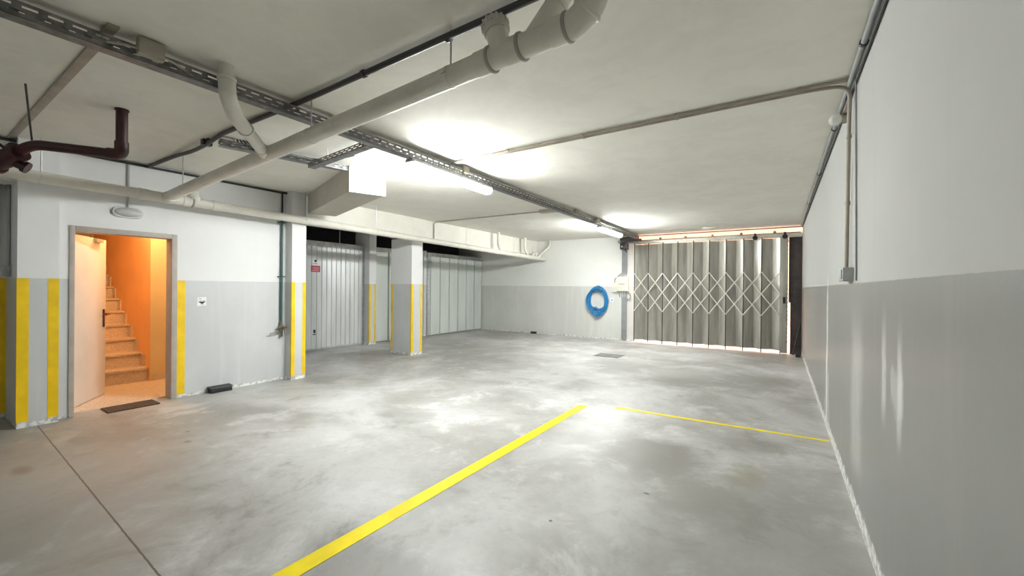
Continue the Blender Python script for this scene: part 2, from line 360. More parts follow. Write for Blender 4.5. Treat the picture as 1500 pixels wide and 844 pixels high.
# outside the gate
m = MB(); m.box(-12, 8, 11.0, 22, -0.3, -0.03); S('ground_outside', m, 'asphalt', 'sunlit driveway beyond the folding gate', 'ground')
m = MB(); m.box(-12, 8, 19, 19.4, -0.3, 4.5); S('wall_outside', m, 'facade', 'sunlit rendered wall across the driveway', 'wall')
m = MB(); m.box(-3.4, 0.9, 11.35, 11.5, 2.5, 3.1); S('lintel', m, 'facade', 'lintel over the gate opening', 'lintel')
m = MB(); m.box(0.60, 0.75, 11.0, 11.3, 0, CEIL); S('wall_jamb', m, 'rust', 'outer jamb of the gate opening', 'wall')

# yellow floor lines
def quad_line(pts, label):
    m = MB(); z0, z1 = 0.0, 0.0025
    m.hexa([(*p, z0) for p in pts] + [(*p, z1) for p in pts]); return S('floor_marking', m, 'line', label, 'floor marking')
quad_line([(-2.065, -1.2), (-1.945, -1.2), (-1.895, 4.585), (-1.995, 4.565)], 'long broad yellow bay line running down the concrete floor')
quad_line([(-1.60, 4.685), (0.40, 4.775), (0.40, 4.815), (-1.60, 4.745)], 'thin yellow bay line running across to the stained wall')

# ------------------------------------------------------------------ stair door and stairs
d = thing('door_1', (-6.35, 1.5, 0), 'open beige fire door in a taupe frame leading to stairs', 'door', kind='structure')
m = MB()
m.box(-6.37, -6.185, 1.075, 1.115, 0, 2.005); m.box(-6.37, -6.185, 1.935, 1.99, 0, 2.005); m.box(-6.37, -6.185, 1.115, 1.935, 1.95, 2.005)
m.build('door_frame', 'frame', d, bevel=0.004)
ho = Vector((-6.40, 1.125, 0)); u = Vector((-0.842, 0.54, 0)).normalized(); nrm = Vector((0.54, 0.842, 0)).normalized(); up = Vector((0, 0, 1))
ho = Vector((-6.455, 1.118, 0)); u = Vector((-0.836, 0.549, 0)).normalized(); nrm = Vector((-u.y, u.x, 0)); nrm = nrm if nrm.x > 0 else -nrm
m = MB(); m.obox(ho, u, nrm, up, 0, 0.80, -0.045, 0, 0.018, 1.945); lf = m.build('door_leaf', 'door', d, bevel=0.003)
m = MB(); m.obox(ho, u, nrm, up, 0.725, 0.758, 0, 0.010, 0.86, 1.08)
m.tube([ho + u * 0.742 + up * 1.02 + nrm * 0.005, ho + u * 0.742 + up * 1.02 + nrm * 0.055], 0.010, 10)
m.tube(fillet([ho + u * 0.745 + up * 1.02 + nrm * 0.055, ho + u * 0.66 + up * 1.015 + nrm * 0.058, ho + u * 0.635 + up * 1.015 + nrm * 0.035], 0.02), 0.010, 10)
m.build('door_handle', 'handle_red', lf, bevel=0.002, label='dark red lever handle')
m = MB(); m.obox(ho, u, nrm, up, 0.798, 0.815, -0.05, -0.01, 0.98, 1.04); m.tube([ho + u * 0.77 + up * 1.02 - nrm * 0.05, ho + u * 0.77 + up * 1.02 - nrm * 0.10, ho + u * 0.88 + up * 1.02 - nrm * 0.10], 0.010, 8)
m.build('door_handle', 'handle_red', lf)
m = MB(); m.obox(ho, u, nrm, up, 0.50, 0.66, 0, 0.03, 1.90, 1.94); m.build('door_closer', 'boxbeige', lf)
for z in (0.25, 1.7):
    m = MB(); m.cyl(ho + up * z + nrm * 0.008, ho + up * (z + 0.12) + nrm * 0.008, 0.009, 10); m.build('hinge', 'frame', d)

st = thing('staircase', (-7.61, 1.6, 0), 'granite staircase climbing behind the open beige door', 'staircase')
for k in range(12):
    x = -7.61 - 0.272 * k; z = 0.192 * (k + 1) + 0.012
    m = MB(); m.box(x - 0.272, x, 0.935, 2.112, max(0.0, z - 0.42), z - 0.03); m.box(x - 0.29, x + 0.02, 0.935, 2.112, z - 0.03, z)
    s_ = m.build('step', 'tile', st, bevel=0.003)
    m = MB(); m.box(x - 0.25, x - 0.13, 2.098, 2.1135, z, z + 0.075); m.box(x - 0.262, x - 0.13, 2.098, 2.1135, z + 0.075, z + 0.165)
    m.build('skirting', 'tile', s_, label='stepped granite skirting')
cl = thing('ceiling_lamp', (-7.15, 1.85, CEIL - 0.10), 'warm round stairwell lamp on the landing ceiling', 'lamp')
m = MB(); m.cyl((-7.15, 1.85, CEIL - 0.03), (-7.15, 1.85, CEIL), 0.13, 24); m.build('lamp_base', 'white', cl)
m = MB(); m.sphere((-7.15, 1.85, CEIL - 0.035), 0.12, (1, 1, 0.55)); m.build('lamp_shade', 'bulb', cl)
sl = bpy.data.lights.new('stair_glow', 'POINT'); sl.energy = STAIR_W; sl.color = (1.0, 0.60, 0.27); sl.shadow_soft_size = 0.1
so = bpy.data.objects.new('stair_glow', sl); COL.objects.link(so); so.location = (-7.15, 1.85, CEIL - 0.22)

m = MB(); m.obox((-6.045, 1.345, 0), (0, 1, 0), (-1, 0, 0), (0, 0, 1), 0, 0.445, 0, 0.27, 0.0005, 0.014)
m.build('door_mat', 'mat', label='small brown coir mat lying at the stair doorway', cat='mat')

# ------------------------------------------------------------------ garage doors
def garage_door(y0, y1, xd, ribs, mat, label, head=True, saw=False, dy=None):
    g = thing('garage_door', (xd, (y0 + y1) / 2, 0), label, 'garage door')
    zt = 2.25
    n = max(2, round((y1 - y0 - 0.1) / ribs)); p = (y1 - y0 - 0.1) / n
    prof = [(0, -0.05)]
    for i in range(n):
        a = i * p
        if saw: prof += [(a, 0.0), (a + p * 0.09, 0.0), (a + p * 0.13, 0.05), (a + p - 0.002, 0.05)]
        else: prof += [(a + 0.012, 0.0), (a + 0.020, 0.016), (a + p - 0.004, 0.016), (a + p, 0.0)]
    prof += [(n * p, -0.05)]
    m = MB(); m.prism(prof, (xd, y0 + 0.05, 0.035), (0, 1, 0), (1, 0, 0), (0, 0, 1), zt - 0.035); m.build('leaf', mat, g)
    m = MB(); m.box(xd - 0.06, xd + 0.02, y0, y1, zt, zt + 0.11); m.build('header', 'galv', g, bevel=0.003)
    for a in (y0, y1 - 0.05):
        m = MB(); m.box(xd - 0.06, xd + 0.018, a, a + 0.05, 0, zt); m.build('jamb', 'galv', g, bevel=0.003)
    m = MB(); m.box(xd - 0.05, xd + 0.02, y0 + 0.05, y1 - 0.05, 0.008, 0.05); m.build('bottom_rail', 'galv', g)
    return g
g1 = garage_door(3.90, 6.342, -8.37, 0.12, 'gdoor', 'ribbed galvanised garage door with a red and white sticker')
m = MB(); m.box(-8.354, -8.345, 5.05, 5.12, 0.34, 0.36); m.box(-8.354, -8.34, 5.065, 5.105, 0.38, 0.45); m.build('lock_handle', 'signdark', g1, label='small dark lock handle')
m = MB(); m.cyl((-8.33, 5.66, 2.36), (-8.33, 5.66, CEIL), 0.010, 8); m.build('support_rod', 'galv', g1)
g2 = garage_door(6.56, 8.30, -8.37, 0.38, 'gdoor2', 'pale wide-panelled garage door between the slim and free-standing pillars', saw=True)
g3 = garage_door(8.40, 10.885, -8.31, 0.38, 'gdoor2', 'pale wide-panelled garage door next to the end wall', saw=True)
# sticker on the first garage door
t = thing('sticker', (-8.352, 5.10, 1.68), 'white and red notice stuck on the ribbed galvanised garage door', 'sign')
m = MB(); m.box(-8.353, -8.350, 5.03, 5.17, 1.83, 1.93); m.build('paper', 'white', t)
m = MB(); m.box(-8.350, -8.3485, 5.075, 5.125, 1.90, 1.95); m.box(-8.350, -8.349, 5.05, 5.15, 1.862, 1.872); m.build('emblem', 'signdark', t)
m = MB(); m.box(-8.353, -8.349, 5.0, 5.205, 1.69, 1.825); m.build('plate', 'signred', t)
m = MB()
for z in (1.785, 1.760, 1.735, 1.712): m.box(-8.349, -8.348, 5.02 + 0.02 * random.random(), 5.185 - 0.03 * random.random(), z, z + 0.010)
m.build('print', 'signpink', t)

# ------------------------------------------------------------------ folding gate
GY = 10.86; PK = [-3.18 + 0.355 * k for k in range(10)]
gt = thing('folding_gate', (-1.55, GY, 0), 'accordion metal gate of zigzag panels with a scissor lattice', 'gate')
zb, zt_ = 0.065, 2.535
for k in range(9):
    a, b = PK[k], PK[k + 1]; v = a + 0.20; yf, yb = GY - 0.10, GY + 0.01
    for (x0, y0, x1, y1) in ((a + 0.008, yf, v + 0.002, yb), (v - 0.002, yb, b - 0.008, yf)):
        d_ = Vector((x1 - x0, y1 - y0, 0)); L = d_.length; d_.normalize(); n_ = Vector((d_.y, -d_.x, 0))
        m = MB()
        prof = [(0, 0), (L, 0), (L, 0.004), (L * 0.8, 0.012), (L * 0.2, 0.012), (0, 0.004)]
        m.prism(prof, (x0, y0, zb), d_, n_, (0, 0, 1), zt_ - zb); m.build('gate_panel', 'gate', gt)
for k, x in enumerate(PK):
    m = MB(); m.box(x - 0.009, x + 0.009, GY - 0.118, GY - 0.094, 0.0 if k > 1 else 0.03, zt_ + 0.03); m.build('hinge_post', 'rust' if k < 9 else 'gate', gt, label='dark hinge post')
yl = GY - 0.126
for k in range(9):
    for (z0, z1) in ((1.305, 1.79), (0.815, 1.30)):
        for (za, zc, off) in ((z1, z0, 0.0), (z0, z1, -0.007)):
            A = Vector((PK[k], yl + off, za)); B = Vector((PK[k + 1], yl + off, zc)); dd = (B - A); L = dd.length; dd.normalize()
            m = MB(); m.obox(A, dd, (0, 1, 0), dd.cross(Vector((0, 1, 0))), 0, L, -0.003, 0.003, -0.011, 0.011); m.build('scissor_bar', 'gatebar', gt)
m = MB(); m.box(0.018, 0.135, GY - 0.115, GY - 0.04, 0.02, 2.55); m.box(0.135, 0.15, GY - 0.10, GY - 0.06, 0.02, 2.55)
for i in range(24): m.box(0.15, 0.158, GY - 0.10, GY - 0.06, 0.25 + 0.095 * i, 0.29 + 0.095 * i)
m.build('end_post', 'gate', gt, bevel=0.003)
m = MB(); m.box(0.06, 0.11, GY - 0.125, GY - 0.112, 1.10, 1.24); m.tube(fillet([(0.085, GY - 0.12, 1.12), (0.085, GY - 0.17, 1.12), (0.085, GY - 0.17, 1.22), (0.085, GY - 0.12, 1.22)], 0.02), 0.008, 8); m.build('handle', 'black', gt)
m = MB(); m.box(-3.22, 0.40, GY - 0.10, GY - 0.02, 2.575, 2.635); m.box(-3.22, 0.40, GY - 0.085, GY - 0.075, 2.545, 2.58); m.box(-3.22, 0.40, GY - 0.045, GY - 0.035, 2.545, 2.58)
m.build('track', 'gatebar', gt, bevel=0.003)
m = MB(); m.box(-3.22, 0.38, GY - 0.03, GY + 0.02, 2.625, 2.66); m.build('rail', 'brown', gt, label='reddish brown rail above the track')
for x in (-3.05, -2.55, -1.95, -1.35, -0.75, -0.1):
    m = MB(); m.box(x - 0.025, x + 0.025, GY - 0.07, GY - 0.02, 2.63, 2.70); m.build('track_bracket', 'brown', gt)
for x in (-0.47, 0.09):
    m = MB(); m.cyl((x, GY - 0.15, 2.56), (x, GY - 0.06, 2.56), 0.05, 18); m.box(x - 0.02, x + 0.02, GY - 0.14, GY - 0.08, 2.56, 2.66); m.build('roller', 'black', gt)
m = MB(); m.box(-3.23, 0.41, 10.93, 10.98, 2.77, 2.79); m.build('trim_1', 'brown', kind='structure', label='brown board along the ceiling over the gate', cat='trim')
# dark side jamb right of the gate
m = MB(); m.box(0.20, 0.405, 10.82, 10.98, 0, 2.60); m.box(0.168, 0.20, 10.83, 10.98, 1.12, 2.60); m.build('trim_2', 'rust', kind='structure', label='dark brown steel jamb between gate and stained wall', cat='trim', bevel=0.004)
m = MB(); m.cyl((0.25, 10.72, 0.0), (0.39, 10.80, 0.74), 0.012, 10); m.sphere((0.25, 10.72, 0.014), 0.016); m.build('iron_bar', 'rust', label='thin dark rod leaning in the corner beside the gate', cat='rod')

# ------------------------------------------------------------------ floor pieces
mh = thing('manhole_cover', (-2.955, 8.27, 0), 'square cast iron inspection cover set in the floor', 'cover')
m = MB(); m.box(-3.22, -2.69, 8.04, 8.50, 0, 0.004); m.build('frame', 'iron', mh)
m = MB(); m.box(-3.18, -2.73, 8.08, 8.46, 0.004, 0.008)
for i in range(6):
    for j in range(5): m.box(-3.16 + i * 0.072, -3.12 + i * 0.072, 8.10 + j * 0.072, 8.14 + j * 0.072, 0.008, 0.0095)
m.build('lid', 'iron', mh)
m = MB(); m.box(-3.03, -2.88, 8.25, 8.28, 0.0085, 0.0105); m.build('lift_slot', 'black', mh)

def bait(loc, rot, label):
    b = thing('bait_box', loc, label, 'bait station', 'black rodent bait stations on the floor')
    m = MB(); o = Vector(loc)
    m.prism([(-0.055, 0.002), (0.055, 0.002), (0.05, 0.05), (-0.055, 0.062)], o + Vector((0, -0.12, 0)), (1, 0, 0), (0, 0, 1), (0, 1, 0), 0.24); m.build('body', 'black', b, bevel=0.006)
    m = MB(); m.prism([(-0.06, 0.062), (0.054, 0.05), (0.05, 0.066), (-0.055, 0.078)], o + Vector((0, -0.13, 0)), (1, 0, 0), (0, 0, 1), (0, 1, 0), 0.26); m.build('lid', 'black', b, bevel=0.006)
    m = MB(); m.cyl(o + Vector((0.0, 0.0, 0.06)), o + Vector((0.0, 0.0, 0.0745)), 0.02, 14); m.build('lock', 'cable', b)
    b.rotation_euler.z = rot; return b
b0 = bait((-6.135, 2.44, 0), 0, 'black bait box at the foot of the wall beside the stair doorway')
b1 = dup(b0, (-6.25, 10.83, 0), 'black bait box on the floor against the end wall below the hose'); b1.rotation_euler.z = -PI / 2; b1.scale = (0.8, 0.7, 0.8)
b2 = dup(b0, (0.335, 10.42, 0), 'black bait box in the corner beside the folding gate'); b2.scale = (0.8, 0.6, 0.9)
b1['label'] = 'black bait box on the floor at the foot of the end wall'

# ------------------------------------------------------------------ drain pipes
R1 = 0.056
def collar(mb, c, ax, r=R1, l=0.07):
    c = Vector(c); ax = Vector(ax).normalized()
    mb.tube([c - ax * l, c - ax * l * 0.95, c, c + ax * 0.012], [r * 1.02, r * 1.10, r * 1.10, r * 1.10], 24)
    return c
def ring(mb, c, ax, r=R1):
    c = Vector(c); ax = Vector(ax).normalized()
    mb.tube([c, c + ax * 0.004, c + ax * 0.014, c + ax * 0.018], [r * 1.12, r * 1.19, r * 1.19, r * 1.12], 24)
zA = lambda x: 2.402 + (x + 5.93) * (2.53 - 2.402) / (5.93 - 1.64)      # axis height of the cross pipe
yA = lambda x: 1.80 + (x + 5.93) * (1.665 - 1.80) / (5.93 - 0.94)
PA = lambda x: Vector((x, yA(x), zA(x)))
dp = thing('drain_pipe', PA(-3.0), 'cream PVC drain pipe crossing under the cable tray, capped branch on top', 'pipe')
ax = (PA(-1) - PA(-5)).normalized()
E0 = PA(-0.80)
m = MB(); m.tube([PA(-5.93), PA(-3.4), E0], R1, 24); m.build('pipe', 'pvc', dp)
# elbow towards the ceiling
P1 = Vector((-0.725, 1.66, 2.572)); P2 = Vector((-0.672, 1.655, 2.63)); P3 = Vector((-0.655, 1.65, CEIL))
ed = (P2 - P1).normalized(); e2 = (P3 - P2).normalized()
m = MB(); m.tube(fillet([E0 - ax * 0.02, E0 + ax * 0.03, P1 + ed * 0.035], 0.05, 8), R1 * 1.06, 24); m.build('elbow', 'pvc', dp)
m = MB(); m.tube(fillet([P1 + ed * 0.02, P2 - ed * 0.005, P2 + e2 * 0.06], 0.05, 8), R1 * 1.10, 24); m.build('elbow', 'pvc', dp)
m = MB(); m.tube([P2 + e2 * 0.04, P3], R1, 24); m.build('pipe', 'pvc', dp)
for x in (-1.24, -1.06): 
    m = MB(); collar(m, PA(x), ax); m.build('socket', 'pvc', dp)
    m = MB(); ring(m, PA(x) + ax * 0.012, ax); m.build('seal_ring', 'ring', dp)
m = MB(); collar(m, PA(-0.81), ax); m.build('socket', 'pvc', dp)
m = MB(); ring(m, PA(-0.81) + ax * 0.006, ax, R1 * 1.0); m.build('seal_ring', 'ring', dp)
m = MB(); ring(m, P1 + ed * 0.02, ed, R1 * 1.04); m.build('seal_ring', 'pvc', dp)
m = MB(); ring(m, P2 + e2 * 0.055, e2, R1 * 1.04); m.build('seal_ring', 'pvc', dp)
# capped access branch
bc = PA(-1.155); bd = Vector((-0.30, 0.05, 0.95)).normalized()
m = MB(); m.tube([bc, bc + bd * 0.05, bc + bd * 0.14], [R1 * 1.02, R1, R1], 24); m.build('access_branch', 'pvc', dp)
m = MB(); q = bc + bd * 0.125; m.tube([q, q + bd * 0.01, q + bd * 0.06], [R1 * 1.12, R1 * 1.2, R1 * 1.2], 24)
for k in range(16):
    a_ = bd.orthogonal().normalized(); b_ = bd.cross(a_); w_ = a_ * math.cos(k * PI / 8) + b_ * math.sin(k * PI / 8)
    m.tube([q + bd * 0.03 + w_ * R1 * 1.2, q + bd * 0.062 + w_ * R1 * 1.2], 0.006, 6)
m.build('screw_cap', 'capgrey', dp, label='ridged grey screw cap')
# second stub behind, up into the ceiling
c2 = PA(-1.02) ; d2 = Vector((0.62, 0.10, 0.75)).normalized(); tl2 = (CEIL - c2.z) / d2.z
m = MB(); m.tube([c2 + Vector((0, 0.02, 0)), c2 + Vector((0, 0.02, 0)) + d2 * tl2], R1 * 0.9, 24); m.build('pipe', 'pvc', dp)
m = MB(); ring(m, c2 + Vector((0, 0.02, 0)) + d2 * tl2 * 0.7, d2, R1 * 0.92); m.build('seal_ring', 'pvc', dp)
# branch from the ceiling, elbowed into the pipe
r2 = 0.044; J = PA(-3.56)
V0 = Vector((-2.955, 1.195, CEIL)); V1 = Vector((-2.945, 1.20, 2.60)); V2 = Vector((-3.06, 1.29, 2.53)); V3 = J
m = MB(); m.tube([V0, V1], r2, 20); m.build('branch_pipe', 'pvc', dp)
m = MB(); m.tube(fillet([V0 + (V1 - V0) * 0.55, V1, V2, V2 + (V3 - V2) * 0.22], 0.045, 8), r2 * 1.1, 20); m.build('elbow', 'pvc', dp)
m = MB(); m.tube([V2, V3], r2, 20); m.build('branch_pipe', 'pvc', dp)
db = (V3 - V2).normalized()
for c_, a_ in ((V0 + (V1 - V0) * 0.5, Vector((0, 0, 1))), (V2 + db * 0.20, db)):
    m = MB(); ring(m, c_, a_, r2 * 1.02); m.build('seal_ring', 'pvc', dp)
m = MB(); ring(m, J - db * 0.11, db, r2 * 1.0); m.tube([J - db * 0.12, J], r2 * 1.12, 20); m.build('socket', 'pvc', dp)
def hanger(parent, x, y, zc, r, axis):
    m = MB(); c = Vector((x, y, zc)); a_ = Vector(axis).normalized()
    m.tube([c - a_ * 0.012, c - a_ * 0.011, c + a_ * 0.011, c + a_ * 0.012], [r, r * 1.05, r * 1.05, r], 24)
    s_ = a_.cross(Vector((0, 0, 1))).normalized()
    for e in (-1, 1): m.obox(c, a_, s_, (0, 0, 1), -0.012, 0.012, e * r * 1.0 - 0.012, e * r * 1.0 + 0.012, -0.006, 0.006)
    cl_ = m.build('pipe_clamp', 'pvc', parent)
    m = MB(); m.cyl((x, y, zc + r), (x, y, CEIL), 0.0055, 8); m.build('hanger_rod', 'galv', cl_)
for x in (-1.50, -2.88): hanger(dp, x, yA(x), zA(x), R1, ax)
hanger(dp, -5.42, yA(-5.42), zA(-5.42), R1, ax)

WX = -5.93; zW = lambda y: 2.410 - (y - 0.84) * 0.0165
PW = lambda y: Vector((WX, y, zW(y)))
wp = thing('drain_pipe', PW(4.0), 'long cream PVC drain pipe running beside the beam above the pillars', 'pipe')
aw = (PW(9) - PW(1)).normalized()
m = MB(); m.tube([PW(-3.9), PW(4), PW(10.9)], R1, 24); m.build('pipe', 'pvc', wp)
for y in (1.62, 2.02, 2.32, 5.12, 8.4):
    m = MB(); collar(m, PW(y), aw); m.build('socket', 'pvc', wp)
m = MB(); ring(m, PW(2.04), aw); m.build('seal_ring', 'ring', wp)
c = PW(2.09); bd = Vector((0.25, -0.35, 0.8)).normalized()
m = MB(); m.tube([c, c + bd * 0.13], R1 * 0.95, 24); m.build('access_branch', 'pvc', wp)
m = MB(); q = c + bd * 0.095; m.tube([q, q + bd * 0.01, q + bd * 0.05], [R1 * 1.1, R1 * 1.2, R1 * 1.2], 24); m.build('screw_cap', 'pvc', wp)
c = PW(1.80)
m = MB(); m.tube([c + Vector((0.16, 0, 0.004)), c], [R1 * 1.1, R1 * 1.1], 24); m.build('socket', 'pvc', wp)
for y in (0.84, 3.46, 4.74, 7.21, 9.2): hanger(wp, WX, y, zW(y), R1, aw)
for y in (8.56, 9.87):
    m = MB(); m.tube(fillet([(WX - 0.06, y, CEIL), (WX - 0.06, y, zW(y) + 0.20), (WX, y + 0.06, zW(y) + 0.02)], 0.06), 0.038, 18); m.build('drop_pipe', 'pvc', wp)
m = MB(); m.tube(fillet([(-5.72, 10.80, CEIL), (-5.72, 10.80, 2.60), (-5.86, 10.55, 2.38), (-5.92, 10.45, zW(10.45))], 0.05), 0.038, 18); m.build('drop_pipe', 'pvc', wp)
for y in (10.2, 10.35):
    m = MB(); m.tube([PW(y), PW(y) + Vector((0.05, -0.05, 0.13))], 0.04, 18); m.tube([PW(y) + Vector((0.04, -0.04, 0.10)), PW(y) + Vector((0.055, -0.055, 0.15))], 0.05, 18); m.build('access_branch', 'pvc', wp)

# dark red fire pipe
rp = thing('fire_pipe', (-4.41, 1.05, 2.44), 'dark red fire pipe dropping from the ceiling and bending to a valve', 'pipe')
q0, q1, q2, q3, q4 = (-4.41, 1.05, CEIL), (-4.41, 1.05, 2.43), (-4.73, 0.625, 2.445), (-4.90, 0.52, 2.34), (-5.15, 0.30, 2.16)
m = MB(); m.tube(fillet([q0, q1, q2, q3, q4], 0.07), 0.037, 18); m.build('pipe', 'red', rp)
m = MB(); m.tube([(-4.41, 1.05, CEIL - 0.012), (-4.41, 1.05, CEIL)], 0.045, 18); m.build('ceiling_rose', 'red', rp)
m = MB(); m.tube(fillet([(-4.41, 1.05, 2.53), q1, Vector(q1).lerp(Vector(q2), 0.16)], 0.07), 0.044, 18); m.build('elbow', 'red', rp)
vd = (Vector(q3) - Vector(q2)).normalized(); vc = Vector(q3)
m = MB(); m.tube([vc - vd * 0.10, vc - vd * 0.05, vc, vc + vd * 0.06, vc + vd * 0.11], [0.045, 0.06, 0.066, 0.06, 0.045], 18)
for e in (-0.10, 0.10): m.tube([vc + vd * (e - 0.012), vc + vd * (e + 0.012)], 0.072, 20)
vp = Vector((0.35, 0.75, -0.45)).normalized(); m.tube([vc, vc + vp * 0.12], 0.035, 14); m.tube([vc + vp * 0.10, vc + vp * 0.125], 0.045, 14)
m.build('valve_body', 'red', rp)
m = MB(); w0 = vc + Vector((-0.02, 0.0, 0.07)); m.tube(fillet([w0, w0 + Vector((-0.05, -0.05, 0.06)), w0 + Vector((-0.10, -0.08, 0.05)), w0 + Vector((-0.11, -0.08, 0.10)), w0 + Vector((-0.08, -0.04, 0.12))], 0.03), 0.011, 10); m.build('valve_lever', 'black', rp)
m = MB(); m.cyl((-4.74, 0.625, 2.46), (-4.42, 0.55, CEIL), 0.006, 8); m.build('hanger_rod', 'cable', rp)

# green water pipe and valve
gp = thing('water_pipe', (-6.165, 3.235, 0.67), 'thin dark green water pipe with a tap beside the pillar', 'pipe')
m = MB(); m.tube([(-6.165, 3.24, CEIL - 0.02), (-6.165, 3.24, 2.36)], 0.012, 12); m.build('upper_pipe', 'black', gp, label='black upper length')
m = MB(); m.tube([(-6.165, 3.24, 2.36), (-6.165, 3.235, 0.85)], 0.0165, 12); m.build('pipe', 'green', gp)
for z in (2.33, 1.53):
    m = MB(); m.tube([(-6.165, 3.24, z - 0.012), (-6.165, 3.24, z + 0.012)], 0.024, 12); m.box(-6.1995, -6.16, 3.19, 3.29, z - 0.012, z + 0.004); m.build('pipe_clip', 'green', gp)
m = MB(); m.tube([(-6.165, 3.235, 0.86), (-6.165, 3.235, 0.72)], [0.02, 0.026], 12); m.tube([(-6.165, 3.235, 0.78), (-6.09, 3.25, 0.765), (-6.075, 3.25, 0.69)], 0.014, 10); m.tube([(-6.165, 3.235, 0.80), (-6.14, 3.31, 0.78)], 0.015, 10); m.tube([(-6.165, 3.235, 0.80), (-6.14, 3.17, 0.76)], 0.016, 10); m.build('valve', 'brass', gp)
m = MB(); m.tube([(-6.15, 3.235, 0.72), (-6.13, 3.16, 0.715), (-6.13, 3.06, 0.70)], 0.008, 8); m.tube([(-6.15, 3.235, 0.72), (-6.15, 3.235, 0.64)], 0.016, 8); m.build('tap_lever', 'brass', gp)

# ------------------------------------------------------------------ cable trays
def tray(p0, p1, w, h, label, mat='tray', pitch=0.085, rods=()):
    p0, p1 = Vector(p0), Vector(p1); d_ = (p1 - p0); L = d_.length; d_.normalize(); s_ = Vector((d_.y, -d_.x, 0)).normalized(); u_ = Vector((0, 0, 1))
    t = thing('cable_tray', (p0 + p1) / 2, label, 'cable tray')
    m = MB(); m.obox(p0, d_, s_, u_, 0, L, 0, w, 0, 0.0025); m.build('tray_floor', mat, t)
    for wa in (0.0, w - 0.0025):
        m = MB(); z = h / 7
        for a, b in ((0, 2 * z), (3 * z, 4.5 * z), (5.6 * z, 7 * z)): m.obox(p0, d_, s_, u_, 0, L, wa, wa + 0.0025, a, b)
        n = int(L / pitch)
        for i in range(n + 1):
            c_ = i * pitch
            for (a, b, o_) in ((2 * z, 3 * z, 0.5), (4.5 * z, 5.6 * z, 0.0)):
                l0 = max(0, c_ + (o_ - 0.19) * pitch); l1 = min(L, c_ + (o_ + 0.19) * pitch)
                if l1 > l0: m.obox(p0, d_, s_, u_, l0, l1, wa, wa + 0.0025, a, b)
        lip = (wa, wa + 0.012) if wa == 0 else (wa - 0.0095, wa + 0.0025)
        m.obox(p0, d_, s_, u_, 0, L, lip[0], lip[1], h, h + 0.002)
        m.build('side_flange', mat, t)
    for f in rods:
        c_ = p0 + d_ * (f * L) + s_ * (w / 2); m = MB(); m.cyl((c_.x, c_.y, c_.z + 0.002), (c_.x, c_.y, CEIL), 0.005, 8); m.obox(c_, d_, s_, u_, -0.02, 0.02, -w * 0.4, w * 0.4, 0.003, 0.012); m.build('hanger_rod', 'galv', t)
    return t
tray((-3.13, -3.9, 2.668), (-3.13, 10.6, 2.668), 0.08, 0.075, 'long perforated cable tray under the ceiling from wall to gate', rods=[0.02 + 0.098 * i for i in range(11)])
tray((-4.43, 1.73, 2.693), (-4.15, 2.88, 2.693), 0.075, 0.06, 'short perforated tray behind the cross pipe, ending at the boxed duct', rods=(0.1, 0.6))
tray((-4.17, 2.53, 2.640), (-3.135, 2.47, 2.668), 0.075, 0.05, 'short perforated tray linking the long tray to the one by the duct', rods=(0.3,))
def lead(name, paths, r, mat, label):
    m = MB()
    for p in paths: m.tube(fillet(p, 0.08), r, 8)
    return m.build(name, mat, label=label, cat='cable')
lead('cable', [[(-3.105 + 0.014 * k, -3.8, 2.693), (-3.105 + 0.014 * k, 2.3, 2.693), (-3.105 + 0.014 * k, 10.5, 2.693)] for k in range(3)], 0.0065, 'cable', 'dark cables lying inside the long cable tray')
lead('cable', [[(-4.36 + 0.01 * k, 1.86 + 0.02 * k, CEIL), (-4.37 + 0.012 * k, 1.88 + 0.04 * k, 2.75), (-4.315 + 0.012 * k, 2.10, 2.706), (-4.215 + 0.012 * k, 2.5, 2.706)] for k in range(4)], 0.0075, 'black', 'black cables dropping from the ceiling into the short tray')
lead('cable', [[(-4.23, 2.40 + .03 * k, 2.71), (-4.16, 2.55, 2.73 + 0.01 * k), (-4.02, 2.56 - .01 * k, 2.70), (-3.5, 2.525 - .01 * k, 2.675)] for k in range(4)], 0.007, 'cable', 'grey cables bending between the two short trays')

# boxed duct hung from the ceiling
F0, F1 = Vector((-4.16, 2.95, 2.49)), Vector((-4.01, 3.32, 2.49)); bdv = Vector((-6.02, 3.545, 2.49)) - F0; F2 = F1 + bdv; F2x = F0 + bdv
du = thing('boxed_duct', (-5.0, 3.3, 2.49), 'white boxed-in duct jutting from the beam below the ceiling', 'duct')
m = MB(); h_ = Vector((0, 0, CEIL - 2.492)); m.hexa([F0, F1, F2, F2x, F0 + h_, F1 + h_, F2 + h_, F2x + h_], 0); m.build('casing', 'taupe', du)
dirw = (F1 - F0).normalized(); dirn = -bdv.normalized()
m = MB(); m.obox(F0, dirw, dirn, (0, 0, 1), -0.01, (F1 - F0).length + 0.01, 0, 0.012, -0.006, h_.z - 0.012); m.build('end_panel', 'plaster', du)

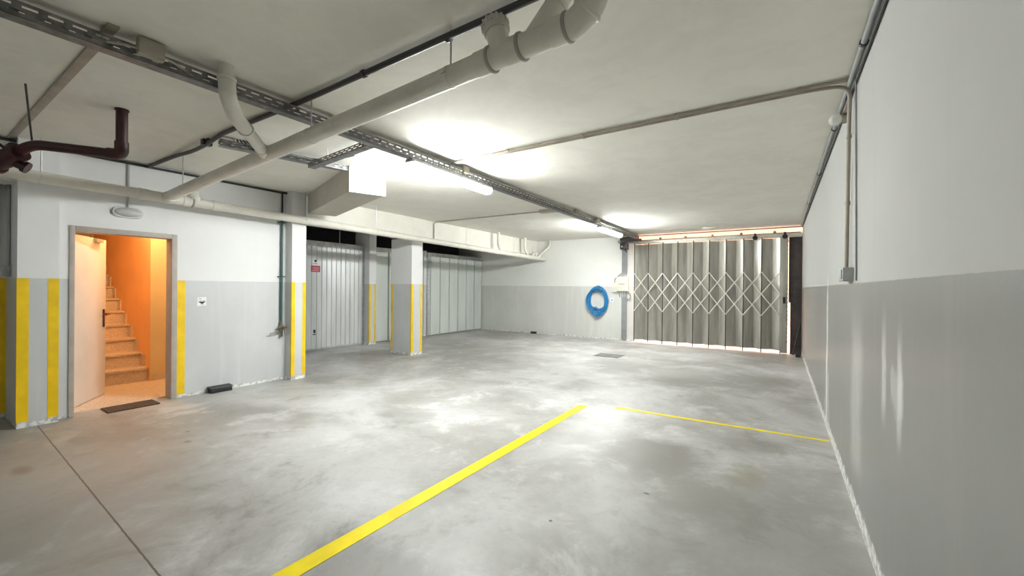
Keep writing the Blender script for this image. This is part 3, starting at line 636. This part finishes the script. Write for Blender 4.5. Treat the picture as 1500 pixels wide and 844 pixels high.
# junction boxes on the tray
for (x, y, z, sx, sy, sz, lab) in ((-3.047, 0.84, 2.69, 0.05, 0.12, 0.095, 'beige junction box on the long tray, before the branch pipe'), (-3.047, 3.66, 2.70, 0.035, 0.09, 0.08, 'small beige junction box on the long tray above the lit batten'),
        (-3.047, 6.70, 2.69, 0.05, 0.13, 0.09, 'beige junction box on the long tray between the two battens'), (-3.047, 7.72, 2.69, 0.05, 0.16, 0.08, 'beige junction box on the long tray next to the far batten')):
    t = thing('junction_box', (x, y, z), lab, 'junction box')
    m = MB(); m.box(x, x + sx, y - sy / 2, y + sy / 2, z, z + sz); m.build('body', 'boxbeige', t, bevel=0.004)
    m = MB(); m.box(x + sx, x + sx + 0.006, y - sy / 2 + 0.004, y + sy / 2 - 0.004, z + 0.004, z + sz - 0.004); m.build('cover', 'boxbeige', t, bevel=0.002)
    for e in (-1, 1):
        m = MB(); m.tube(fillet([(x + sx / 2, y + e * sy / 2, z + sz * 0.3), (x + sx / 2, y + e * (sy / 2 + 0.05), z + sz * 0.25), (x - 0.02, y + e * (sy / 2 + 0.14), z + 0.01)], 0.03), 0.007, 8); m.build('cable_tail', 'boxbeige', t)

# ------------------------------------------------------------------ fluorescent battens
def batten(y0, label):
    L = 1.33; x = -3.09; zt = 2.666
    t = thing('fluorescent_batten', (x, y0 + L / 2, zt - 0.1), label, 'light', 'fluorescent battens under the long cable tray')
    m = MB(); m.prism([(-0.052, 0), (0.052, 0), (0.061, -0.03), (-0.061, -0.03)], (x, y0, zt), (1, 0, 0), (0, 0, 1), (0, 1, 0), L); m.build('housing', 'lampbase', t, bevel=0.003)
    m = MB(); prof = [(-0.058, -0.031), (0.058, -0.031), (0.056, -0.062), (0.036, -0.092), (0, -0.102), (-0.036, -0.092), (-0.056, -0.062)]
    m.prism(prof, (x, y0 + 0.02, zt), (1, 0, 0), (0, 0, 1), (0, 1, 0), L - 0.04); m.build('diffuser', 'tube', t)
    for a in (y0, y0 + L - 0.02):
        m = MB(); m.prism([(-0.063, -0.0285), (0.063, -0.0285), (0.060, -0.066), (0.038, -0.098), (-0.038, -0.098), (-0.060, -0.066)], (x, a, zt), (1, 0, 0), (0, 0, 1), (0, 1, 0), 0.02); m.build('end_cap', 'lens', t, bevel=0.003)
    for a in (0.15, 0.5, 0.85):
        for e in (-1, 1):
            m = MB(); m.box(x + e * 0.060 - 0.004, x + e * 0.060 + 0.004, y0 + a * L - 0.012, y0 + a * L + 0.012, zt - 0.045, zt - 0.016); m.build('clip', 'galv', t)
    return t
f1 = batten(2.86, 'lit fluorescent batten under the tray in mid-room')
f2 = dup(f1, (-3.09, 7.97 + 0.665, 2.566), 'lit fluorescent batten under the tray close to the end wall')
f3 = dup(f1, (-3.09, -3.0 + 0.665, 2.566), 'added dim fill batten under the tray, unseen behind the viewer')  # unseen batten added behind the camera as fill light

for c_ in f3.children:
    if c_.name.startswith('diffuser'): c_.data = c_.data.copy(); c_.data.materials[0] = M['tube_fill']
# ------------------------------------------------------------------ conduits and cables
def run(name, pts, r, mat, label, clips=(), cat='conduit', rr=0.06, clipmat=None):
    t = thing(name, pts[0], label, cat)
    m = MB(); m.tube(fillet(pts, rr), r, 12); m.build('tube', mat, t)
    for c_, a_ in clips:
        m = MB(); c_ = Vector(c_); a_ = Vector(a_)
        m.tube([c_ - a_ * 0.012, c_ + a_ * 0.012], r * 1.35, 12); m.build('clip', clipmat or mat, t)
    return t
run('conduit', [(-6.16, 1.71, 2.772), (-5.35, 1.715, 2.765), (-5.0, 1.72, 2.745), (-4.62, 1.71, 2.745), (-4.3, 1.69, 2.768), (-2.9, 1.70, 2.762), (-0.95, 1.672, 2.762)], 0.0185, 'cable', 'dark grey conduit on the ceiling above the cross drain pipe',
    [((x, 1.69, 2.762), (1, 0, 0)) for x in (-2.25, -1.53)], rr=0.15)
m = MB(); m.box(-4.66, -4.60, 1.67, 1.75, 2.735, CEIL); m.box(-4.60, -4.55, 1.69, 1.72, 2.76, CEIL); m.build('conduit_coupler', 'black', label='small black coupler on the dark ceiling conduit', cat='coupler', bevel=0.004)
m = MB(); m.box(-6.17, -3.0, 0.655, 0.705, 2.776, CEIL); m.build('cable_trunking', 'conduit', label='flat taupe trunking on the ceiling beyond the red pipe', cat='trunking', bevel=0.004)
run('cable', [(-6.18, -3.5, 2.765), (-6.18, 1.2, 2.765), (-6.18, 3.20, 2.765), (-6.15, 3.30, 2.765)], 0.014, 'black', 'black cable along the top of the beam to the green pipe', cat='cable')
run('cable', [(-6.70, 0.655, CEIL), (-6.70, 0.655, 2.3), (-6.70, 0.655, 1.55)], 0.008, 'black', 'thin black cable down the recessed wall beside the first pillar', cat='cable')
run('conduit', [(0.385, 3.44, 2.772), (-1.0, 3.44, 2.772), (-3.03, 3.45, 2.772)], 0.012, 'conduit', 'taupe ceiling conduit from the long tray, upper of a pair', [((x, 3.44, 2.772), (1, 0, 0)) for x in (-2.3, -1.5, -0.7, 0.1)])
run('conduit', [(0.388, 3.66, 1.54), (0.388, 3.60, 2.6), (0.385, 3.52, 2.765), (0.2, 3.49, 2.772), (-3.03, 3.49, 2.772)], 0.012, 'conduit', 'taupe conduit crossing the ceiling then dropping to a wall box',
    [((x, 3.49, 2.772), (1, 0, 0)) for x in (-2.3, -1.5, -0.7)] + [((0.388, 3.605, 2.45), (0, 0, 1)), ((0.388, 3.635, 2.0), (0, 0, 1))], rr=0.12)
run('cable', [(0.398, 3.30, 1.46), (0.398, 3.36, 2.3), (0.398, 3.40, 2.76)], 0.006, 'cgrey', 'thin grey cable on the stained wall beside the dropping conduit', cat='cable')
t = thing('switch_box', (0.39, 3.56, 1.47), 'small grey switch box on the stained wall under the conduit', 'switch')
m = MB(); m.box(0.352, 0.41, 3.50, 3.74, 1.463, 1.553); m.build('body', 'boxgrey', t, bevel=0.005)
m = MB(); m.box(0.345, 0.352, 3.52, 3.63, 1.475, 1.54); m.build('rocker', 'boxgrey', t, bevel=0.003)
t = thing('globe_lamp', (0.37, 3.98, 2.70), 'small round glass globe fixed high on the stained wall', 'lamp')
m = MB(); m.cyl((0.41, 3.95, 2.69), (0.385, 3.95, 2.69), 0.035, 18); m.box(0.385, 0.405, 3.62, 3.95, 2.72, 2.735); m.build('bracket', 'conduit', t)
m = MB(); m.sphere((0.345, 3.95, 2.69), 0.043); m.build('globe', 'lens', t)
run('conduit', [(0.378, -3.9, 2.765), (0.378, 10.7, 2.765)], 0.016, 'cgrey', 'grey conduit in the corner of ceiling and stained wall', [((0.378, y, 2.765), (0, 1, 0)) for y in (1.0, 2.95, 4.4, 6.0, 8.0)], clipmat='black')
run('cable', [(0.400, -3.9, 2.735), (0.400, 3.4, 2.735), (0.400, 10.7, 2.74)], 0.008, 'black', 'black cable running just below the corner conduit', cat='cable')
run('conduit', [(-6.185, 6.44, 2.36), (-6.185, 6.44, 2.75), (-6.14, 6.44, 2.770), (-3.55, 6.50, 2.770)], 0.012, 'conduit', 'taupe conduit on the far ceiling dropping down the beam', [((-5.0, 6.465, 2.770), (1, 0, 0)), ((-4.2, 6.485, 2.770), (1, 0, 0))], rr=0.04)
m = MB(); m.box(-3.62, -3.30, 6.42, 6.55, 2.735, CEIL); m.tube([(-3.3, 6.48, 2.76), (-3.14, 6.5, 2.75)], 0.012, 8); m.build('ceiling_box', 'boxbeige', label='beige ceiling box where the far conduit meets the tray', cat='junction box', bevel=0.004)
run('conduit', [(-6.46, 0.700, 2.785), (-6.46, 0.700, 2.3), (-6.46, 0.700, 1.56)], 0.014, 'boxgrey', 'grey conduit down the side of the first pillar')
m = MB(); m.box(-6.52, -6.41, 0.665, 0.716, 1.46, 1.57); m.build('socket_box', 'boxgrey', label='small grey box on the side of the first pillar', cat='box', bevel=0.005)

# emergency light over the stair door
t = thing('emergency_light', (-6.17, 1.53, 2.2), 'oval clear emergency light on the wall above the stair door', 'light')
m = MB(); m.prism([(0.125 * math.cos(a) * 1.0 if abs(math.cos(a)) < .0 else (0.075 * (1 if math.cos(a) > 0 else -1) + 0.058 * math.cos(a)), 0.058 * math.sin(a)) for a in [2 * PI * k / 28 for k in range(28)]], (-6.20, 1.53, 2.205), (0, 1, 0), (0, 0, 1), (1, 0, 0), 0.03); m.build('housing', 'lampbase', t, bevel=0.004)
m = MB(); m.sphere((-6.172, 1.53, 2.205), 0.052, (0.8, 2.3, 0.95)); m.build('lens', 'lens', t)
m = MB(); m.tube([(-6.165, 1.44, 2.205), (-6.165, 1.62, 2.205)], 0.010, 10); m.build('tube', 'white', t)
run('conduit', [(-6.185, 1.53, 2.26), (-6.185, 1.53, 2.5), (-6.185, 1.53, 2.75)], 0.011, 'boxgrey', 'short grey conduit up from the emergency light')

# ------------------------------------------------------------------ end wall: hose, control box, trunking, motor
hz = thing('hose_coil', (-4.22, 10.85, 0.56), 'coiled blue rubber hose hanging on the end wall', 'hose')
m = MB(); pts = []; turns = 13; nseg = 40; random.seed(3)
off = [(random.uniform(-1, 1), random.uniform(-1, 1), random.uniform(0, 1)) for _ in range(turns + 1)]
for i in range(turns * nseg):
    k = i // nseg; f = (i % nseg) / nseg; a = 2 * PI * f + PI / 2
    lerp = lambda j: off[k][j] * (1 - f) + off[k + 1][j] * f
    rx = 0.27 + 0.07 * lerp(0); top = 0.345 + 0.075 * lerp(1); bot = 0.17 + 0.29 * lerp(2)
    rz = top if math.sin(a) > 0 else bot
    pts.append((-4.22 + rx * math.cos(a) + 0.015 * lerp(1), 10.878 - 0.075 * lerp(2) - 0.045 * abs(lerp(0)), 1.04 + rz * math.sin(a)))
m.tube(pts, 0.0125, 8); m.build('hose_loops', 'hose', hz)
m = MB(); p2 = [(-4.36 + 0.3 * s_, 10.80 - 0.02 * math.sin(s_ * PI), 0.70 + 0.14 * math.sin(s_ * PI * 1.5) + 0.10 * s_) for s_ in [k / 16 for k in range(17)]]; m.tube(p2, 0.013, 8)
p3 = [(-4.08 - 0.28 * s_, 10.795, 0.82 - 0.22 * math.sin(s_ * PI)) for s_ in [k / 16 for k in range(17)]]; m.tube(p3, 0.013, 8); m.build('hose_tail', 'hose', hz)
m = MB(); m.tube(fillet([(-4.22, 10.898, 1.38), (-4.22, 10.80, 1.37), (-4.22, 10.78, 1.45)], 0.03), 0.012, 10); m.build('hook', 'galv', hz)

cb = thing('control_box', (-3.52, 10.86, 1.31), 'ivory gate control box on the end wall by the folding gate', 'control box')
m = MB(); m.box(-3.685, -3.365, 10.80, 10.90, 1.32, 1.71); m.build('enclosure', 'ivory', cb, bevel=0.008)
m = MB(); m.box(-3.675, -3.375, 10.785, 10.80, 1.33, 1.62); m.build('lid', 'ivory', cb, bevel=0.006)
m = MB(); m.box(-3.62, -3.44, 10.782, 10.785, 1.50, 1.525); m.build('lid_label', 'signgrey', cb, label='grey strip of small print')
m = MB(); m.box(-3.80, -3.69, 10.82, 10.90, 1.30, 1.55); m.build('side_box', 'ivory', cb, bevel=0.006)
m = MB(); m.tube(fillet([(-3.745, 10.86, 1.55), (-3.745, 10.86, 1.64), (-3.55, 10.84, 1.80)], 0.05), 0.012, 8); m.build('side_cable', 'cgrey', cb)
m = MB()
for k in range(4): m.tube([(-3.62 + 0.06 * k, 10.85, 1.31), (-3.60 + 0.045 * k, 10.86, 1.16)], 0.012, 8)
m.tube(fillet([(-3.42, 10.84, 1.31), (-3.40, 10.82, 1.12), (-3.31, 10.82, 1.10), (-3.30, 10.83, 1.24), (-3.40, 10.84, 1.30)], 0.05), 0.014, 8); m.build('cable_glands', 'cgrey', cb)
for z0, z1, lab in ((1.80, 2.42, 'grey cable trunking rising from the ivory control box to the motor'), (0.02, 1.18, 'grey cable trunking from the ivory control box down to the floor')):
    t = thing('cable_trunking', (-3.47, 10.88, z0), lab, 'trunking')
    m = MB(); m.box(-3.53, -3.42, 10.84, 10.90, z0, z1); m.build('channel', 'trunk', t, bevel=0.004)
    m = MB(); m.box(-3.545, -3.405, 10.832, 10.842, z0 + 0.005, z1 - 0.005); m.build('cover', 'trunk', t, bevel=0.003)
    if z0 > 1:
        m = MB()
        for k in range(4): m.tube([(-3.52 + 0.03 * k, 10.87, 1.81), (-3.57 + 0.05 * k, 10.855, 1.70)], 0.010, 8)
        m.build('cable_tail', 'boxgrey', t)
gm = thing('gate_motor', (-3.45, 10.72, 2.40), 'dark gate motor under the ceiling beside the folding gate', 'motor')
m = MB(); m.box(-3.56, -3.38, 10.70, 10.90, 2.43, 2.60); m.build('gearbox', 'cable', gm, bevel=0.012)
m = MB(); m.tube([(-3.52, 10.66, 2.66), (-3.06, 10.66, 2.70)], 0.075, 18); m.build('motor_barrel', 'cable', gm)
m = MB(); m.box(-3.62, -3.22, 10.70, 10.90, 2.60, 2.66); m.build('mount_plate', 'cgrey', gm, bevel=0.004)
m = MB(); m.sphere((-3.50, 10.69, 2.50), 0.022); m.build('indicator', 'white', gm)
m = MB(); m.tube(fillet([(-3.45, 10.75, 2.43), (-3.40, 10.78, 2.36), (-3.45, 10.85, 2.40)], 0.03), 0.014, 8); m.build('motor_cable', 'black', gm)
t = thing('ceiling_lamp', (-1.35, 10.2, CEIL - 0.03), 'small flat oval lamp on the ceiling before the folding gate', 'lamp')
m = MB(); m.sphere((-1.35, 10.2, CEIL - 0.004), 0.02, (7, 3, 1)); m.build('cover', 'white', t)
m = MB(); m.tube([(-1.35, 10.2, CEIL - 0.006), (-1.35, 10.2, CEIL)], 0.07, 18); m.build('base', 'lampbase', t)

# small notices
def notice(x0, x1, y0, y1, z0, z1, axis, label):
    t = thing('notice', ((x0 + x1) / 2, (y0 + y1) / 2, z0), label, 'sign')
    m = MB(); m.box(x0, x1, y0, y1, z0, z1); m.build('plate', 'white', t)
    return t
t = notice(-6.20, -6.196, 2.20, 2.30, 1.127, 1.237, 'x', 'small white notice with a dark triangle on the wall near the stair doorway')
m = MB()
def tri(mb, c, w, h, x): mb.prism([(-w / 2, 0), (w / 2, 0), (0, -h)], (x, c[0], c[1]), (0, 1, 0), (0, 0, 1), (1, 0, 0), 0.0008)
tri(m, (2.252, 1.182), 0.085, 0.036, -6.196); m.build('triangle', 'signdark', t)
m = MB(); m.box(-6.196, -6.1952, 2.222, 2.245, 1.212, 1.222); m.box(-6.196, -6.1952, 2.225, 2.250, 1.192, 1.199); m.box(-6.196, -6.1952, 2.262, 2.288, 1.190, 1.199); m.build('print', 'signgrey', t)
m = MB(); m.box(-6.196, -6.1952, 2.235, 2.27, 1.136, 1.142); m.build('print', 'signpink', t)
t = notice(-3.88, -3.78, 10.896, 10.90, 1.03, 1.14, 'y', 'small white notice with a dark dot on the wall beside the blue hose')
m = MB(); m.prism([(0.022 * math.cos(k * PI / 8), 0.016 * math.sin(k * PI / 8)) for k in range(16)], (-3.83, 10.8952, 1.075), (1, 0, 0), (0, 0, 1), (0, 1, 0), 0.001); m.build('dot', 'signdark', t)
for o in bpy.data.objects:
    if '_o' in o: del o['_o']
